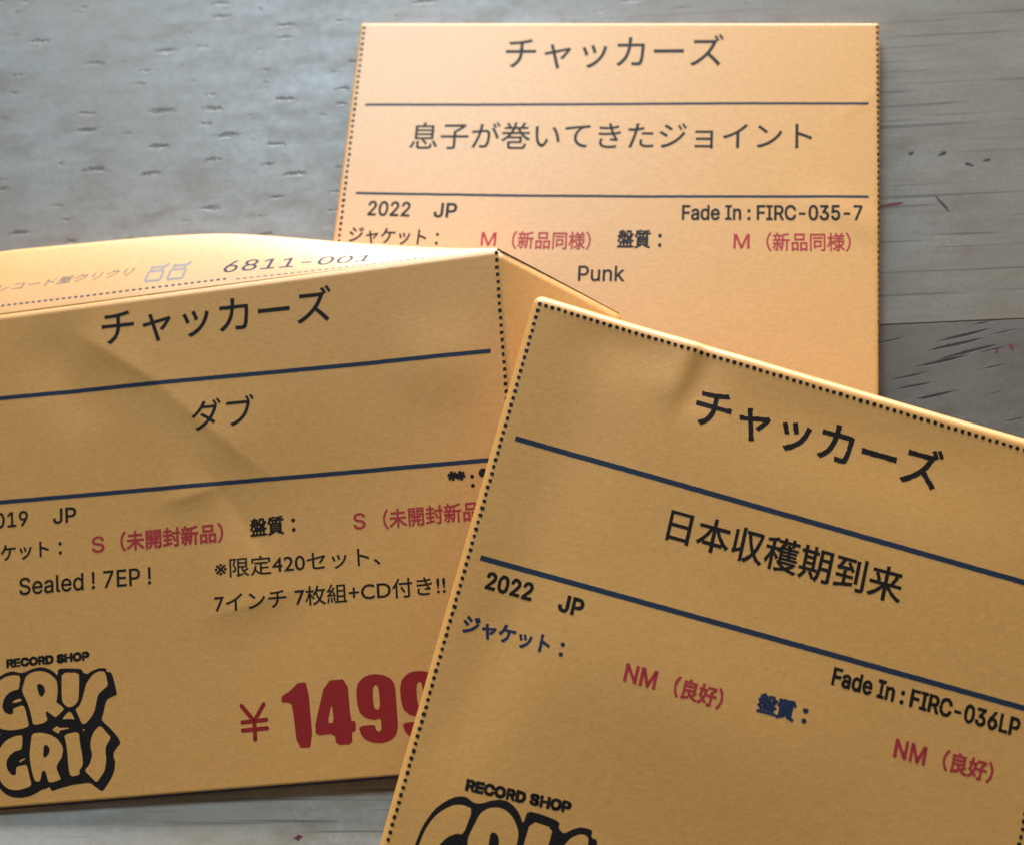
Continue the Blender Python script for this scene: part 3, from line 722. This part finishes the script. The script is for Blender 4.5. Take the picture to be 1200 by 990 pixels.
# printing on each panel
for k in 'ABC':
    S, P = SHEETS[k], PANEL[k]
    for name, body, font, ink, bold, quad in LETTERING[k]:
        lettering(name, body, font, ink, bold, quad, S, P, jag=0.05 if name.startswith('record') else (0.04 if k == 'C' else 0.008))
    for name, pts, wd in RULES[k]: rule_line(name, pts, wd, S, P)
    for pts, pitch, ln, wd in DASHES[k]: dashes('fold_dashes', pts, pitch, ln * 0.92, wd * 0.9, S, P, up=0.06 if k == 'C' else 0.03)
rule_line('print_and_shade_edge', B_GAP_SHADE, 0.42, SB, PANEL['B'], 'black')  # shade in the gap below the panel edge, drawn as a black line
def edge_line():
    pts = [SF(a, 0.0) + vec(0.0, 0.0, 0.05) for a in spaced(0, 1, 0.02)]
    V, F = [], []
    for i, p in enumerate(pts):
        w_ = 0.30 * (1 - 0.72 * i / (len(pts) - 1))
        V += [p + vec(0.02, 0.06, 0), p + vec(-0.03 * w_, -w_, -0.0)]
    for i in range(len(pts) - 1): F.append((2 * i, 2 * i + 1, 2 * i + 3, 2 * i + 2))
    return build('print_and_shade_edge', V, F, M['black'], SIDE)
edge_line()
for name, body, font, ink, bold, quad in FLAP_LETTERING:
    lettering(name, body, font, ink, bold, quad, FL, FLAP, step=0.03)
def flap_strokes(name, lines, width, ink, dash=None):
    """strokes on the flap: points in flap parameters, width in mm"""
    V, F = [], []
    def strip(a, b, w_):
        pa, pb = FL(*a), FL(*b)
        n = unit(np.cross(FL(a[0] + .004, a[1]) - FL(a[0] - .004, a[1]), FL(a[0], a[1] + .02) - FL(a[0], a[1] - .02)))
        if n[2] < 0: n = -n
        s = unit(np.cross(n, pb - pa)) * w_ / 2; up = n * INK_UP
        i = len(V); V.extend([pa + s + up, pa - s + up, pb - s + up, pb + s + up]); F.append((i, i + 1, i + 2, i + 3))
    for ln in lines:
        for a, b in zip(ln, ln[1:]):
            a, b = np.array(a), np.array(b)
            L = np.linalg.norm(FL(*b) - FL(*a))
            n = max(1, int(L / (dash[0] if dash else 0.8)))
            for i in range(n):
                f = dash[1] if dash else 1.0
                strip(lerp(a, b, i / n), lerp(a, b, (i + f) / n), width)
    return build(name, V, F, M[ink], FLAP)
flap_strokes('fold_dashes', FLAP_DASH[:1], 0.34, 'navy', (1.15, 0.55))
flap_strokes('fold_dashes', FLAP_DASH[1:], 0.22, 'grey', (1.15, 0.6))
flap_strokes('box_emblem', FLAP_ICON, 0.5, 'pale')
# price and logo
for loops in PRICE_DIGITS: filled('price_digit', loops, SB, 'price', PANEL['B'])
stroke_group('yen_sign', YEN, 0.72, SB, PANEL['B'], 'price')
def stars():
    bm = bmesh.new()
    for c in STARS[0]:
        for a in range(3):
            d = np.array((math.cos(a * math.pi / 3 + .3), math.sin(a * math.pi / 3 + .3)))
            ribbon(bm, [np.array(c) - d * .85, np.array(c) + d * .85], .55)
    ribbon(bm, [STARS[0][0], STARS[0][1]], .4)
    for c in STARS[1] + STARS[2]:
        w_ = .36 if c in STARS[1] else .8
        bm.faces.new([bm.verts.new((c[0] + w_ * math.cos(i * .6283), c[1] + w_ * math.sin(i * .6283), 0)) for i in range(10)])
    return lay('catalogue_lettering', bm, SB, M['ink'], PANEL['B'])
stars()
for k in 'BC':
    S = SHEETS[k]
    o_, ax_, ay_ = [np.array(p) for p in LOGO_FRAME[k]]
    pl = lambda L: [tuple(o_ + ax_ * x + ay_ * y) for x, y in L]
    thin = {'B': 0.003, 'C': 0.007}[k]
    logo = filled('shop_logo', [pl(LOGO_SILHOUETTE)], S, 'black', PANEL[k], up=INK_UP)
    for f in LOGO_FILLS: filled('logo_letter', [pl(inset(f, thin))], S, None, PANEL[k], up=INK_UP * 1.9, mat=M['paper'][k])
    for f in LOGO_HOLES: filled('logo_letter', [pl(f)], S, 'black', PANEL[k], up=INK_UP * 2.8)
